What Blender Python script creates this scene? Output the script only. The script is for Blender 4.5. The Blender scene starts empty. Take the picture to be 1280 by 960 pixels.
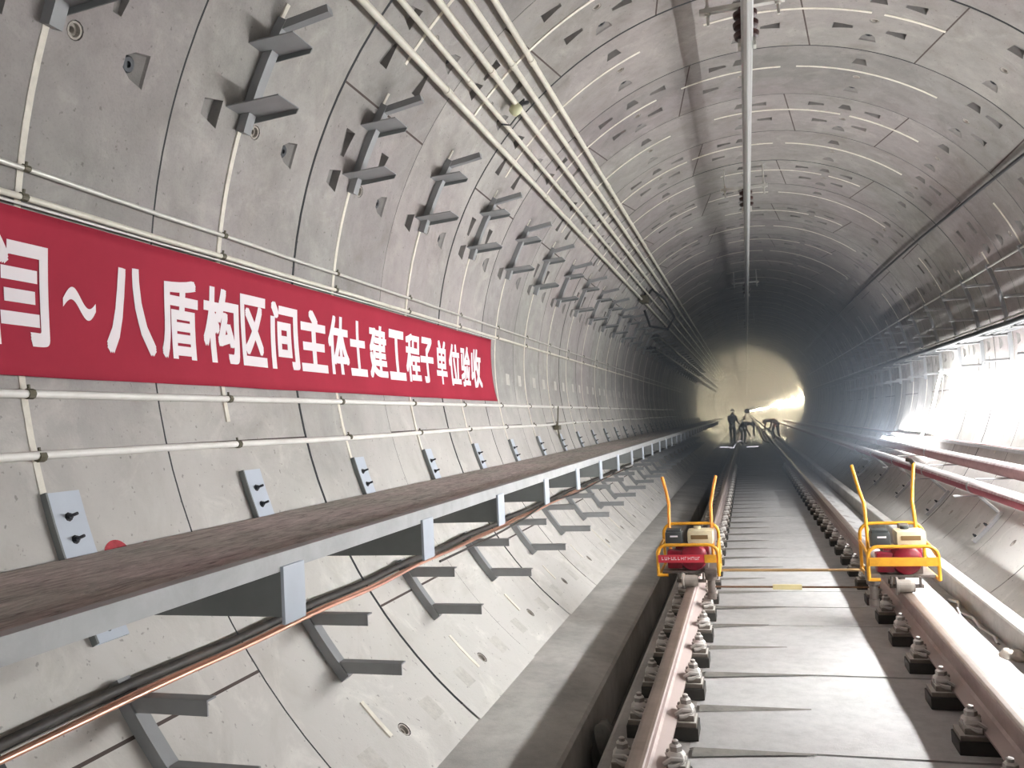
import bpy, bmesh, math, random
from math import sin, cos, pi, radians, degrees, sqrt, atan2
from mathutils import Vector, Matrix
random.seed(7)
SC = bpy.context.scene
COL = SC.collection

# ------------------------------------------------------------------ measures
TX, TZ, R = -0.023, 1.905, 2.757          # tunnel axis (x, z) and inner radius
J0, PITCH = 3.095, 1.193                  # first ring joint ahead of the camera, ring length
C0, CP = 2.385, 1.19                      # first embedded channel, spacing
YB, YE = -9.0, 900.0                       # built length of tunnel
RAILX = 0.7535
SLAB = -0.265

def W(a, y, r=R):
    a = radians(a)
    return Vector((TX + r*cos(a), y, TZ + r*sin(a)))
def wall_x(z, side, r=R):
    return TX + side*sqrt(max(0, r*r - (z-TZ)**2))

# ------------------------------------------------------------------ materials
def nodes(name):
    m = bpy.data.materials.new(name); m.use_nodes = True
    nt = m.node_tree; b = nt.nodes['Principled BSDF']
    return m, nt, b
def L(nt, a, b): nt.links.new(a, b)
def noise(nt, scale, detail=4, rough=0.6, vec=None, dist=0.0):
    n = nt.nodes.new('ShaderNodeTexNoise'); n.inputs['Scale'].default_value = scale
    n.inputs['Detail'].default_value = detail; n.inputs['Roughness'].default_value = rough
    n.inputs['Distortion'].default_value = dist
    if vec is not None: L(nt, vec, n.inputs['Vector'])
    return n
def ramp(nt, fac, stops):
    r = nt.nodes.new('ShaderNodeValToRGB'); e = r.color_ramp.elements
    while len(e) < len(stops): e.new(0.5)
    for i, (p, c) in enumerate(stops):
        e[i].position = p; e[i].color = (c[0], c[1], c[2], 1)
    L(nt, fac, r.inputs['Fac']); return r
def mixc(nt, kind, fac, a, b):
    n = nt.nodes.new('ShaderNodeMix'); n.data_type = 'RGBA'; n.blend_type = kind
    if hasattr(fac, 'links'): L(nt, fac, n.inputs[0])
    else: n.inputs[0].default_value = fac
    for s, v in ((6, a), (7, b)):
        if hasattr(v, 'links'): L(nt, v, n.inputs[s])
        else: n.inputs[s].default_value = (v[0], v[1], v[2], 1)
    return n.outputs[2]
def math_(nt, op, a, b=None):
    n = nt.nodes.new('ShaderNodeMath'); n.operation = op
    for i, v in ((0, a), (1, b)):
        if v is None: continue
        if hasattr(v, 'links'): L(nt, v, n.inputs[i])
        else: n.inputs[i].default_value = v
    return n.outputs[0]
def bump(nt, b, h, strength, dist=0.01):
    n = nt.nodes.new('ShaderNodeBump'); n.inputs['Strength'].default_value = strength
    n.inputs['Distance'].default_value = dist
    L(nt, h, n.inputs['Height']); L(nt, n.outputs[0], b.inputs['Normal'])
def objco(nt):
    return nt.nodes.new('ShaderNodeTexCoord').outputs['Object']
def s2l(c):
    return tuple((x/255/12.92 if x/255 <= .04045 else ((x/255+.055)/1.055)**2.4) for x in c)

def concrete(name, base, var=0.16, ring=False, rough=0.9, scale=1.0, dust=None):
    m, nt, b = nodes(name); co = objco(nt)
    n1 = noise(nt, 0.9*scale, 6, 0.62, co, 0.4); n2 = noise(nt, 7*scale, 5, 0.65, co); n3 = noise(nt, 90*scale, 3, 0.6, co)
    lo = [x*(1-var) for x in base]; hi = [min(1, x*(1+var)) for x in base]
    c = ramp(nt, n1.outputs[0], [(0.32, lo), (0.68, hi)]).outputs[0]
    c2 = ramp(nt, n2.outputs[0], [(0.3, (.82, .82, .82)), (0.55, (1, 1, 1)), (0.8, (1.1, 1.09, 1.06))]).outputs[0]
    c = mixc(nt, 'MULTIPLY', 0.75, c, c2)
    c3 = ramp(nt, n3.outputs[0], [(0.25, (.8, .8, .8)), (0.5, (1, 1, 1))]).outputs[0]
    c = mixc(nt, 'MULTIPLY', 0.5, c, c3)
    if ring:
        sx = nt.nodes.new('ShaderNodeSeparateXYZ'); L(nt, co, sx.inputs[0])
        k = math_(nt, 'FLOOR', math_(nt, 'DIVIDE', math_(nt, 'SUBTRACT', sx.outputs[1], J0), PITCH))
        wn = nt.nodes.new('ShaderNodeTexWhiteNoise'); wn.noise_dimensions = '1D'; L(nt, k, wn.inputs['W'])
        t = ramp(nt, wn.outputs['Value'], [(0, (.86, .85, .85)), (0.5, (1, 1, .98)), (1, (1.06, 1.03, 1.02))]).outputs[0]
        c = mixc(nt, 'MULTIPLY', 0.8, c, t)
        # pinkish and greenish cast patches of the segments, light mineral streaks
        n4 = noise(nt, 0.55, 2, 0.5, co)
        t = ramp(nt, n4.outputs[0], [(0.38, (1.0, .96, .965)), (0.62, (.985, 1.0, .965))]).outputs[0]
        c = mixc(nt, 'MULTIPLY', 1.0, c, t)
        # paler where the lining faces upward: grinding dust, plus low light painted in
        g = nt.nodes.new('ShaderNodeNewGeometry'); sn = nt.nodes.new('ShaderNodeSeparateXYZ'); L(nt, g.outputs['Normal'], sn.inputs[0])
        dn = math_(nt, 'ADD', sn.outputs[2], math_(nt, 'MULTIPLY', math_(nt, 'SUBTRACT', n1.outputs[0], .5), .5))
        dn = ramp(nt, dn, [(.0, (0, 0, 0)), (.45, (.9, .9, .9))]).outputs[0]
        c = mixc(nt, 'MIX', dn, c, (.62, .60, .565))
        n5 = noise(nt, 2.3, 8, 0.7, co, 1.5)
        f = ramp(nt, n5.outputs[0], [(0.53, (0, 0, 0)), (0.72, (.55, .55, .55))]).outputs[0]
        c = mixc(nt, 'MIX', f, c, mixc(nt, 'MULTIPLY', 1.0, c, (1.42, 1.42, 1.40)))
        n7 = noise(nt, 1.7, 7, 0.68, co, 0.9)
        f = ramp(nt, n7.outputs[0], [(0.5, (0, 0, 0)), (0.7, (.5, .5, .5))]).outputs[0]
        c = mixc(nt, 'MIX', f, c, mixc(nt, 'MULTIPLY', 1.0, c, (.70, .69, .65)))
        n8 = noise(nt, 38, 2, 0.5, co)
        f = ramp(nt, n8.outputs[0], [(0.68, (0, 0, 0)), (0.74, (.5, .5, .5))]).outputs[0]
        c = mixc(nt, 'MIX', f, c, (.12, .11, .10))
    if dust:
        n6 = noise(nt, 3.0, 6, 0.65, co, 0.6)
        f = ramp(nt, n6.outputs[0], [(0.4, (0, 0, 0)), (0.62, (1, 1, 1))]).outputs[0]
        c = mixc(nt, 'MIX', f, c, dust)
    L(nt, c, b.inputs['Base Color']); b.inputs['Roughness'].default_value = rough
    b.inputs['Specular IOR Level'].default_value = 0.25
    h = math_(nt, 'ADD', n2.outputs[0], math_(nt, 'MULTIPLY', n3.outputs[0], 0.35))
    bump(nt, b, h, 0.25, 0.012)
    return m
def paint(name, c, rough=0.5, metal=0.0, var=0.1, scale=9, dirt=None, dirt_amt=0.5, spec=0.4):
    m, nt, b = nodes(name); co = objco(nt)
    n = noise(nt, scale, 5, 0.6, co)
    col = ramp(nt, n.outputs[0], [(0.3, [x*(1-var) for x in c]), (0.7, [min(1, x*(1+var)) for x in c])]).outputs[0]
    if dirt:
        n2 = noise(nt, scale*0.7, 7, 0.7, co, 0.5)
        f = ramp(nt, n2.outputs[0], [(0.5-0.25*dirt_amt, (0, 0, 0)), (0.72, (dirt_amt,)*3)]).outputs[0]
        col = mixc(nt, 'MIX', f, col, dirt)
    L(nt, col, b.inputs['Base Color']); b.inputs['Roughness'].default_value = rough
    b.inputs['Metallic'].default_value = metal; b.inputs['Specular IOR Level'].default_value = spec
    bump(nt, b, n.outputs[0], 0.08, 0.004)
    return m
def dusty(name, c, dust, rough=0.7, amount=0.8, edge=(0.25, 0.75)):
    """paint under a layer of settled pale dust on whatever faces up"""
    m, nt, b = nodes(name); co = objco(nt)
    g = nt.nodes.new('ShaderNodeNewGeometry'); sx = nt.nodes.new('ShaderNodeSeparateXYZ'); L(nt, g.outputs['True Normal'], sx.inputs[0])
    n = noise(nt, 14, 5, 0.65, co)
    f = math_(nt, 'ADD', sx.outputs[2], math_(nt, 'MULTIPLY', math_(nt, 'SUBTRACT', n.outputs[0], 0.5), 0.5))
    f = ramp(nt, f, [(edge[0], (0, 0, 0)), (edge[1], (amount,)*3)]).outputs[0]
    v = ramp(nt, n.outputs[0], [(0.3, [x*.85 for x in c]), (0.7, [min(1, x*1.12) for x in c])]).outputs[0]
    L(nt, mixc(nt, 'MIX', f, v, dust), b.inputs['Base Color']); b.inputs['Roughness'].default_value = rough
    b.inputs['Specular IOR Level'].default_value = 0.3
    return m
def emit(name, c, s):
    m, nt, b = nodes(name)
    b.inputs['Base Color'].default_value = (.8, .8, .8, 1)
    b.inputs['Emission Color'].default_value = (c[0], c[1], c[2], 1); b.inputs['Emission Strength'].default_value = s
    return m

DUST = s2l((214, 210, 203))
M = {}
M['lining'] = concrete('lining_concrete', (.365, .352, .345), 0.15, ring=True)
M['crown'] = concrete('dimmed_lining_concrete', (.292, .276, .272), 0.15, ring=True)  # same concrete, darkened so ceiling and right wall look less lit
M['bed'] = concrete('dusty_bed_concrete', (.56, .552, .54), 0.10, scale=1.6)
M['bedside'] = concrete('side_bed_concrete', (.40, .375, .35), 0.2, scale=1.6)
M['curb'] = concrete('curb_concrete', (.50, .485, .455), 0.2, scale=1.8)
M['sand'] = concrete('damp_sand', (.235, .222, .20), .18, scale=6)
M['patch'] = concrete('darker_patch', (.40, .385, .37), .15, scale=5)
M['gutter'] = concrete('dark_gutter_concrete', (.13, .125, .11), 0.35, scale=2.0, rough=.6)  # darker and smoother than the other bed concrete
M['gasket'] = paint('joint_gasket', (.07, .052, .046), .8)
M['hole'] = concrete('shaded_pocket_concrete', (.24, .23, .22), 0.2, scale=2)  # darkened lining concrete, recess shade painted into the pockets
M['socket'] = concrete('socket_grout', (.40, .37, .33), .15, scale=6)
M['plug'] = concrete('plug_mortar', (.56, .54, .50), .1, scale=4)
M['channel'] = paint('white_channel', s2l((232, 227, 214)), .6, 0, .08, 12, s2l((150, 142, 126)), .35)
M['grey'] = paint('grey_painted_steel', s2l((142, 144, 145)), .5, 0, .08, 7)
M['lightgrey'] = paint('pale_blue_grey_steel', s2l((188, 196, 206)), .5, 0, .05, 5)
M['darkgrey'] = paint('dark_grey_steel', s2l((122, 126, 126)), .55, 0, .08, 7)
M['fascia'] = paint('walkway_edge_paint', s2l((176, 178, 178)), .55, 0, .08, 6, s2l((120, 118, 112)), .3)
M['pvc'] = paint('cream_conduit', s2l((226, 222, 208)), .45, 0, .05, 8, s2l((165, 158, 140)), .3)
M['whitepipe'] = paint('white_pipe', s2l((240, 238, 232)), .4, 0, .04, 8, s2l((190, 184, 170)), .25)
M['galv'] = paint('galvanised', s2l((205, 203, 196)), .45, .35, .08, 10)
M['clip'] = paint('dark_clip', s2l((92, 88, 72)), .6)
M['copper'] = paint('bare_copper', s2l((238, 182, 158)), .32, .7, .12, 16)
M['blackrub'] = paint('black_rubber', s2l((46, 44, 42)), .6, 0, .2, 10, s2l((96, 90, 82)), .5)
M['bolt'] = paint('dark_bolt', s2l((52, 54, 58)), .5, .4)
M['red'] = paint('banner_red_cloth', s2l((158, 44, 62)), .75, 0, .08, 2.5, spec=.15)
M['white'] = paint('white_lettering', s2l((240, 232, 234)), .7, 0, .02, 4)
M['rail'] = dusty('dusty_rail_steel', s2l((152, 134, 128)), s2l((205, 192, 186)), .6, .75, (.2, .7))
M['railtop'] = paint('worn_rail_top', s2l((128, 114, 104)), .42, .35, .12, 6, s2l((170, 150, 138)), .5)
M['pad'] = paint('fastener_pad', s2l((62, 60, 56)), .7, 0, .15, 14)
M['plate'] = dusty('dusty_fastener_iron', s2l((120, 112, 104)), DUST, .7, .9, (.1, .6))
M['clipsteel'] = dusty('dusty_clip_steel', s2l((150, 144, 138)), s2l((228, 224, 218)), .5, .85, (.0, .6))
M['yellow'] = paint('yellow_frame_paint', s2l((226, 164, 44)), .45, 0, .1, 14, s2l((150, 96, 50)), .4)
M['orange'] = paint('orange_handle_paint', s2l((232, 150, 62)), .45, 0, .08, 14)
M['grip'] = paint('dark_grip', s2l((52, 44, 40)), .6)
M['engred'] = paint('engine_red', s2l((136, 26, 46)), .4, 0, .2, 14, s2l((66, 32, 36)), .6)
M['labelred'] = paint('label_red', s2l((196, 52, 66)), .5, 0, .06, 10)
M['cream'] = paint('cream_tank', s2l((222, 212, 178)), .45, 0, .08, 12, s2l((150, 138, 104)), .4)
M['filter'] = paint('black_air_cleaner', s2l((58, 62, 62)), .45, 0, .15, 16)
M['engine'] = paint('engine_metal', s2l((112, 104, 98)), .5, .4, .25, 20)
M['brown'] = paint('tank_label_brown', s2l((120, 98, 62)), .6)
M['wheel'] = dusty('dusty_steel_wheel', s2l((140, 132, 124)), s2l((186, 178, 168)), .5, .6)
M['rod'] = paint('rusty_rod', s2l((122, 92, 70)), .6, .3, .2, 20)
M['rodpale'] = paint('ochre_rod', s2l((176, 146, 104)), .55, .1, .1, 12)
M['sleeve'] = paint('cream_sleeve', s2l((226, 212, 160)), .5)
M['deck'] = None
M['pipered'] = dusty('dusty_red_pipe', s2l((142, 62, 74)), s2l((240, 232, 230)), .55, .95, (.15, .55))
M['pipemauve'] = dusty('dusty_mauve_pipe', s2l((150, 118, 118)), s2l((240, 234, 232)), .6, .95, (.45, .85))
M['dustgrey'] = dusty('dusty_grey_steel', s2l((158, 158, 158)), s2l((235, 232, 228)), .6, .9)
M['alu'] = paint('conductor_aluminium', s2l((216, 216, 214)), .42, .6, .05, 3)
M['insul'] = paint('brown_insulator', s2l((58, 34, 32)), .35, 0, .2, 8)
M['skin'] = paint('skin', s2l((190, 140, 112)), .6)
M['navy'] = paint('dark_workwear', s2l((58, 52, 66)), .85, 0, .15, 20)
M['purple'] = paint('purple_workwear', s2l((92, 78, 104)), .85, 0, .15, 20)
M['vest'] = paint('orange_vest', s2l((226, 108, 62)), .7, 0, .1, 20)
M['helmet'] = paint('white_helmet', s2l((236, 236, 236)), .35)
M['yhelmet'] = paint('yellow_helmet', s2l((226, 170, 60)), .35)
M['boot'] = paint('dark_boot', s2l((40, 36, 36)), .7)
M['sheet'] = paint('white_plastic_sheet', s2l((226, 224, 232)), .4, 0, .05, 8)
M['hose'] = paint('pale_hose', s2l((214, 204, 160)), .5)
M['rock'] = concrete('rock', (.20, .195, .18), .25, scale=5)
M['dustbag'] = concrete('rubble', (.62, .55, .48), .2, scale=6)
M['redmark'] = paint('red_spray_paint', s2l((170, 62, 70)), .8, 0, .25, 30)
M['cable'] = paint('black_cable', s2l((38, 40, 42)), .55)
M['greenbox'] = paint('pale_lamp_housing', s2l((206, 206, 170)), .4)
M['led'] = emit('led_rope', (.985, .99, 1.0), 175)
M['faintled'] = emit('led_strip_lilac', (.93, .90, 1.0), 3.0)
M['fill'] = emit('led_fill', (.985, .99, 1.0), 225)
M['rearfill'] = emit('led_fill_rear', (.985, .99, 1.0), 330)
M['ledfar'] = emit('led_rope_warm', (1.0, .90, .64), 900)

def deck_mat():
    m, nt, b = nodes('walkway_grating'); co = objco(nt)
    mp = nt.nodes.new('ShaderNodeMapping'); mp.inputs['Scale'].default_value = (14, 3.2, 10); mp.inputs['Rotation'].default_value = (0, 0, .35)
    L(nt, co, mp.inputs[0])
    n = noise(nt, 2.2, 7, .72, mp.outputs[0], .8); n2 = noise(nt, 1.3, 4, .6, co)
    c = ramp(nt, n.outputs[0], [(.3, s2l((132, 127, 124))), (.5, s2l((192, 186, 182))), (.68, s2l((222, 216, 212)))]).outputs[0]
    t = ramp(nt, n2.outputs[0], [(.35, (.86, .9, .84)), (.65, (1.05, .98, .98))]).outputs[0]
    L(nt, mixc(nt, 'MULTIPLY', 1, c, t), b.inputs['Base Color']); b.inputs['Roughness'].default_value = .9
    b.inputs['Specular IOR Level'].default_value = .15
    bump(nt, b, n.outputs[0], .6, .015)
    return m
M['deck'] = deck_mat()

# ------------------------------------------------------------------ mesh helpers
class B:
    """collects shapes for ONE mesh object"""
    def __init__(s): s.v = []; s.f = []; s.m = []; s.mats = []
    def mi(s, m):
        if m not in s.mats: s.mats.append(m)
        return s.mats.index(m)
    def add(s, vs, fs, m):
        o = len(s.v); s.v += [tuple(v) for v in vs]; k = s.mi(m)
        for f in fs: s.f.append(tuple(i+o for i in f)); s.m.append(k)
    def bm(s, bm, m):
        bm.verts.index_update()
        s.add([v.co[:] for v in bm.verts], [[v.index for v in f.verts] for f in bm.faces], m); bm.free()
    def box(s, c, d, m, bev=0.0, rot=None):
        bm = bmesh.new(); bmesh.ops.create_cube(bm, size=1)
        bmesh.ops.scale(bm, vec=Vector(d), verts=bm.verts)
        if bev: bmesh.ops.bevel(bm, geom=bm.edges[:], offset=bev, segments=2, affect='EDGES', profile=.7)
        if rot is not None: bmesh.ops.rotate(bm, matrix=rot, verts=bm.verts)
        bmesh.ops.translate(bm, vec=Vector(c), verts=bm.verts); s.bm(bm, m)
    def tube(s, path, r, m, n=8, closed=False, rad=None):
        P = [Vector(p) for p in path]; k = len(P); vs = []; up = None
        for i, p in enumerate(P):
            if closed: t = P[(i+1) % k]-P[i-1]
            else: t = P[min(i+1, k-1)]-P[max(i-1, 0)]
            t.normalize()
            if up is None:
                up = Vector((0, 0, 1)) if abs(t.z) < .9 else Vector((1, 0, 0))
            u = up-t*up.dot(t); u.normalize(); w = t.cross(u); up = u
            rr = rad[i] if rad else r
            for j in range(n):
                a = 2*pi*j/n; vs.append(p+(u*cos(a)+w*sin(a))*rr)
        fs = []
        for i in range(k if closed else k-1):
            for j in range(n):
                a, b = i*n+j, i*n+(j+1) % n; c, d = ((i+1) % k)*n+(j+1) % n, ((i+1) % k)*n+j
                fs.append((a, b, c, d))
        if not closed: fs += [tuple(range(n-1, -1, -1)), tuple((k-1)*n+j for j in range(n))]
        s.add(vs, fs, m)
    def lathe(s, o, axis, prof, m, n=16):
        """prof: (distance along axis, radius)"""
        ax = Vector(axis).normalized(); u = ax.orthogonal().normalized(); w = ax.cross(u); vs = []; fs = []
        for h, r in prof:
            for j in range(n):
                a = 2*pi*j/n; vs.append(Vector(o)+ax*h+(u*cos(a)+w*sin(a))*r)
        for i in range(len(prof)-1):
            for j in range(n):
                fs.append((i*n+j, i*n+(j+1) % n, (i+1)*n+(j+1) % n, (i+1)*n+j))
        fs += [tuple(range(n-1, -1, -1)), tuple((len(prof)-1)*n+j for j in range(n))]
        s.add(vs, fs, m)
    def prism(s, poly, y0, y1, m, caps=True):
        """poly (x, z) extruded along y"""
        k = len(poly); vs = [(x, y0, z) for x, z in poly]+[(x, y1, z) for x, z in poly]
        fs = [(i, (i+1) % k, (i+1) % k+k, i+k) for i in range(k)]
        if caps: fs += [tuple(range(k-1, -1, -1)), tuple(range(k, 2*k))]
        s.add(vs, fs, m)
    def arcband(s, a0, a1, r0, r1, y0, y1, m, step=2.5):
        """solid curved strip following the wall"""
        n = max(1, int(abs(a1-a0)/step)+1); vs = []; fs = []
        for i in range(n+1):
            a = a0+(a1-a0)*i/n
            vs += [W(a, y0, r0), W(a, y1, r0), W(a, y1, r1), W(a, y0, r1)]
        for i in range(n):
            for j in range(4):
                fs.append((4*i+j, 4*i+(j+1) % 4, 4*i+4+(j+1) % 4, 4*i+4+j))
        fs += [(3, 2, 1, 0), (4*n, 4*n+1, 4*n+2, 4*n+3)]
        s.add(vs, fs, m)
    def build(s, name, parent=None, smooth=30, loc=None):
        me = bpy.data.meshes.new(name)
        off = Vector(loc) if loc else Vector((0, 0, 0))
        me.from_pydata([tuple(Vector(v)-off) for v in s.v], [], s.f)
        for m in s.mats: me.materials.append(m)
        me.polygons.foreach_set('material_index', s.m)
        bm = bmesh.new(); bm.from_mesh(me)
        bmesh.ops.recalc_face_normals(bm, faces=bm.faces); bm.to_mesh(me); bm.free()
        if smooth:
            me.polygons.foreach_set('use_smooth', [True]*len(me.polygons)); me.set_sharp_from_angle(angle=radians(smooth))
        me.update()
        o = bpy.data.objects.new(name, me); COL.objects.link(o)
        if parent: o.parent = parent
        if loc: o.location = loc
        return o

def tag(o, label, cat, group=None, kind=None):
    o['label'] = label; o['category'] = cat
    if group: o['group'] = group
    if kind: o['kind'] = kind
    return o
def thing(name, loc, label, cat, group=None):
    o = bpy.data.objects.new(name, None); o.empty_display_size = .1; COL.objects.link(o); o.location = loc
    return tag(o, label, cat, group)
def structure(o):
    o['kind'] = 'structure'; return o
def dup(root, loc, label, group=None):
    r = root.copy(); COL.objects.link(r); r.location = loc; r['label'] = label
    if group: r['group'] = group
    for ch in list(root.children):
        c = ch.copy(); COL.objects.link(c); c.parent = r
        for g in list(ch.children):
            d = g.copy(); COL.objects.link(d); d.parent = c
    return r
ORD = ['first', 'second', 'third', 'fourth', 'fifth', 'sixth', 'seventh', 'eighth', 'ninth', 'tenth', 'eleventh', 'twelfth', 'thirteenth',
       'fourteenth', 'fifteenth', 'sixteenth', 'seventeenth', 'eighteenth', 'nineteenth', 'twentieth', 'twenty-first', 'twenty-second',
       'twenty-third', 'twenty-fourth', 'twenty-fifth', 'twenty-sixth', 'twenty-seventh', 'twenty-eighth', 'twenty-ninth', 'thirtieth',
       'thirty-first', 'thirty-second', 'thirty-third', 'thirty-fourth', 'thirty-fifth', 'thirty-sixth', 'thirty-seventh', 'thirty-eighth']

# ------------------------------------------------------------------ tunnel lining
EVEN = [(101.5, 105.6), (127.8, 124.2), (192.6, 192.6), (260, 260), (36.5, 36.5), (-30, -30)]   # seam angle at near edge, far edge
ODD = [(82.7, 79.1), (56.4, 60.2), (148.4, 148.4), (214.6, 214.6), (-8.6, -8.6), (-75, -75)]
def pockets(k, lo, hi):
    out = []
    for i in range(-6, 12):                                   # circumferential bolt pockets beside both joints
        a = 69.4+22.5*i
        if not lo+2 < a < hi-2: continue
        if a > 165 or a < -3: continue                        # lower ones are plugged flush
        out.append((a-1.7, a+1.7, PITCH-.34, PITCH-.20, 'D'))
        out.append((a-1.6, a+1.6, .17, .31, 'T'))
    for i in range(-6, 12):                                   # round lifting sockets mid-ring
        a = 69.2+22.5*i
        if lo+2 < a < hi-2 and not (165 < a < 220) and not -40 < a < -3:
            out.append((a-1.1, a+1.1, .545, .655, 'O'))
    for n, f in (EVEN if k % 2 == 0 else ODD):                # pockets either side of each longitudinal seam
        for y in (.20, .70):
            c = n+(f-n)*(y+.09)/PITCH
            for s in (-1, 1):
                a = c+s*6.2
                if lo+3 < a < hi-3 and a < 165 and a > -3:
                    out.append((a-1.9, a+1.9, y, y+.12, 'L' if s > 0 else 'G'))
    return out
def lining(name, lo, hi, mat):
    b = B(); k0 = math.floor((YB-J0)/PITCH); k1 = math.ceil((YE-J0)/PITCH)
    for k in range(k0, k1):
        gp = .0075 if k < 45 else (.02 if k < 100 and k % 2 == 0 else .0)
        if k >= 110 and (k-110) % 10: continue
        y0 = J0+k*PITCH+gp; y1 = J0+(k+(10 if k >= 110 else 1))*PITCH-gp
        rr = R+(random.Random(k).uniform(-.003, .003) if k < 45 else random.Random(k).uniform(-.012, .012) if k < 110 else 0)
        pk = [] if k > 24 or k < -2 else pockets(k, lo, hi)
        A = [lo+(hi-lo)*i/round((hi-lo)/3.0) for i in range(round((hi-lo)/3.0)+1)]
        # drop regular lines that crowd pocket lines
        ex = sorted({round(v, 3) for p in pk for v in p[:2]})
        A = [a for a in A if a in (A[0], A[-1]) or all(abs(a-e) > .25 for e in ex)]
        A = sorted(set(A) | set(ex))
        A2 = [A[0]]
        for a in A[1:]:
            if a-A2[-1] > .05: A2.append(a)
        A = A2
        Y = sorted({0.0, round(y1-y0, 4)} | {round(v, 3) for p in pk for v in p[2:4]})
        near = lambda lst, v: min(range(len(lst)), key=lambda i: abs(lst[i]-v))
        used = {}
        for p in pk:
            i0, i1, j0, j1 = near(A, p[0]), near(A, p[1]), near(Y, p[2]), near(Y, p[3])
            if any((i, j) in used for i in range(i0, i1) for j in range(j0, j1)): continue
            for i in range(i0, i1):
                for j in range(j0, j1): used[(i, j)] = 1
            kind = p[4]; ca, cy = (A[i0]+A[i1])/2, (Y[j0]+Y[j1])/2; ha, hy = (A[i1]-A[i0])/2, (Y[j1]-Y[j0])/2
            # outer loop follows every grid line of the cell so no cracks open
            outer = [(A[i], Y[j0]) for i in range(i0, i1+1)]+[(A[i1], Y[j]) for j in range(j0+1, j1+1)] + \
                    [(A[i], Y[j1]) for i in range(i1-1, i0-1, -1)]+[(A[i0], Y[j]) for j in range(j1-1, j0, -1)]
            n = 12; loop = []
            for q in range(n):
                t = 2*pi*(q+.5)/n-pi*.75-pi/n; x, y = cos(t), sin(t)
                if kind == 'O': u, v = .72*x, .72*y
                else:
                    s = 1/max(abs(x), abs(y)); u, v = .9*x*s, .9*y*s
                    if kind == 'T': u *= .55+.45*(v+.9)/1.8
                    if kind == 'D':
                        u *= .62+.38*(v+.9)/1.8
                        if v < -.3: u *= sqrt(max(.1, 1-((-.3-v)/.72)**2))
                    if kind == 'L': v *= .42+.58*(.9-u)/1.8
                    if kind == 'G': v *= .42+.58*(.9+u)/1.8
                loop.append((ca+u*ha, cy+v*hy))
            depth = {'O': .05, 'D': .055, 'T': .05, 'L': .055, 'G': .055}[kind]
            no = len(outer)
            vs = [W(a, y0+y, rr) for a, y in outer]+[W(a, y0+y, rr) for a, y in loop]
            # bottom loop: floor slopes so that one end is deep (bolt face) and the other shallow
            for (a, y) in loop:
                u, v = (a-ca)/ha, (y-cy)/hy
                d = {'O': 1, 'D': .15+.85*(.5-v*.5), 'T': .15+.85*(.5+v*.5), 'L': .3+.7*(.5-u*.5), 'G': .3+.7*(.5+u*.5)}[kind]
                vs.append(W(ca+u*ha*.86, y0+cy+v*hy*.86, rr+depth*d))
            fs = []
            # triangulate annulus by angle sweep
            ang = lambda pt: atan2((pt[1]-cy)/hy, (pt[0]-ca)/ha)
            oi = sorted(range(no), key=lambda i: ang(outer[i])); li = sorted(range(n), key=lambda i: ang(loop[i]))
            i = j = 0
            while i < no or j < n:
                a_next = ang(outer[oi[(i+1) % no]])+(2*pi if i+1 >= no else 0); l_next = ang(loop[li[(j+1) % n]])+(2*pi if j+1 >= n else 0)
                if j >= n or (i < no and a_next <= l_next):
                    fs.append((oi[i % no], oi[(i+1) % no], no+li[j % n])); i += 1
                else:
                    fs.append((oi[i % no], no+li[(j+1) % n], no+li[j % n])); j += 1
            b.add(vs, fs, mat)
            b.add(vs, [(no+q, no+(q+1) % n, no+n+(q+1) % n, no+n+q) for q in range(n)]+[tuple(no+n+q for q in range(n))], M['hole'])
            if kind == 'O' and k < 14:                        # raised rim and dark thread of the socket
                c = W(ca, y0+cy, rr+.048); ax = (W(ca, y0+cy, 0)-c)
                b.lathe(c, ax, [(0, .034), (.046, .034), (.046, .026), (.03, .024), (.03, .013), (.004, .013)], M['socket'], 14)
            elif kind == 'D' and k < 14:                      # bolt end inside the pocket
                c = W(ca, y0+cy-.022, rr+.05); ax = (W(ca, y0+cy-.022, 0)-c)
                b.lathe(c, ax, [(0, .036), (.03, .036), (.034, .03), (.034, .014), (.022, .012)], M['bolt'], 12)
        if k < 20:
            for i in range(-6, 12):
                a = 69.4+22.5*i
                if (lo < a < hi) and (165 < a < 232 or -45 < a < -3):
                    for yc, hw in ((PITCH-.27, .07), (.24, .065)):
                        if random.Random(k*31+i).random() < .8:
                            b.add([W(a+da, y0+yc+dy, rr-.0012) for da, dy in ((-1.3, -hw), (1.3, -hw*.9), (1.35, hw), (-1.2, hw*.95))], [(0, 1, 2, 3)], M['plug'])
        gi = {}; vs = []
        def gv(i, j):
            if (i, j) not in gi: gi[(i, j)] = len(vs); vs.append(W(A[i], y0+Y[j], rr))
            return gi[(i, j)]
        fs = [(gv(i, j), gv(i+1, j), gv(i+1, j+1), gv(i, j+1)) for i in range(len(A)-1) for j in range(len(Y)-1) if (i, j) not in used]
        b.add(vs, fs, mat)
        # joint: groove walls and gasket
        for i in range(0, len(A)-1 if k < 100 else 0):
            a, c = A[i], A[i+1]
            b.add([W(a, y1, rr), W(c, y1, rr), W(c, y1, R+.03), W(a, y1, R+.03), W(a, y1+.015, R+.03), W(c, y1+.015, R+.03), W(c, y1+.015, R-.004), W(a, y1+.015, R-.004)],
                  [(0, 1, 2, 3)], M['gasket'])
            b.add([W(a, y1, R+.02), W(c, y1, R+.02), W(c, y1+.015, R+.02), W(a, y1+.015, R+.02)], [(0, 1, 2, 3)], M['gasket'])
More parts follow.
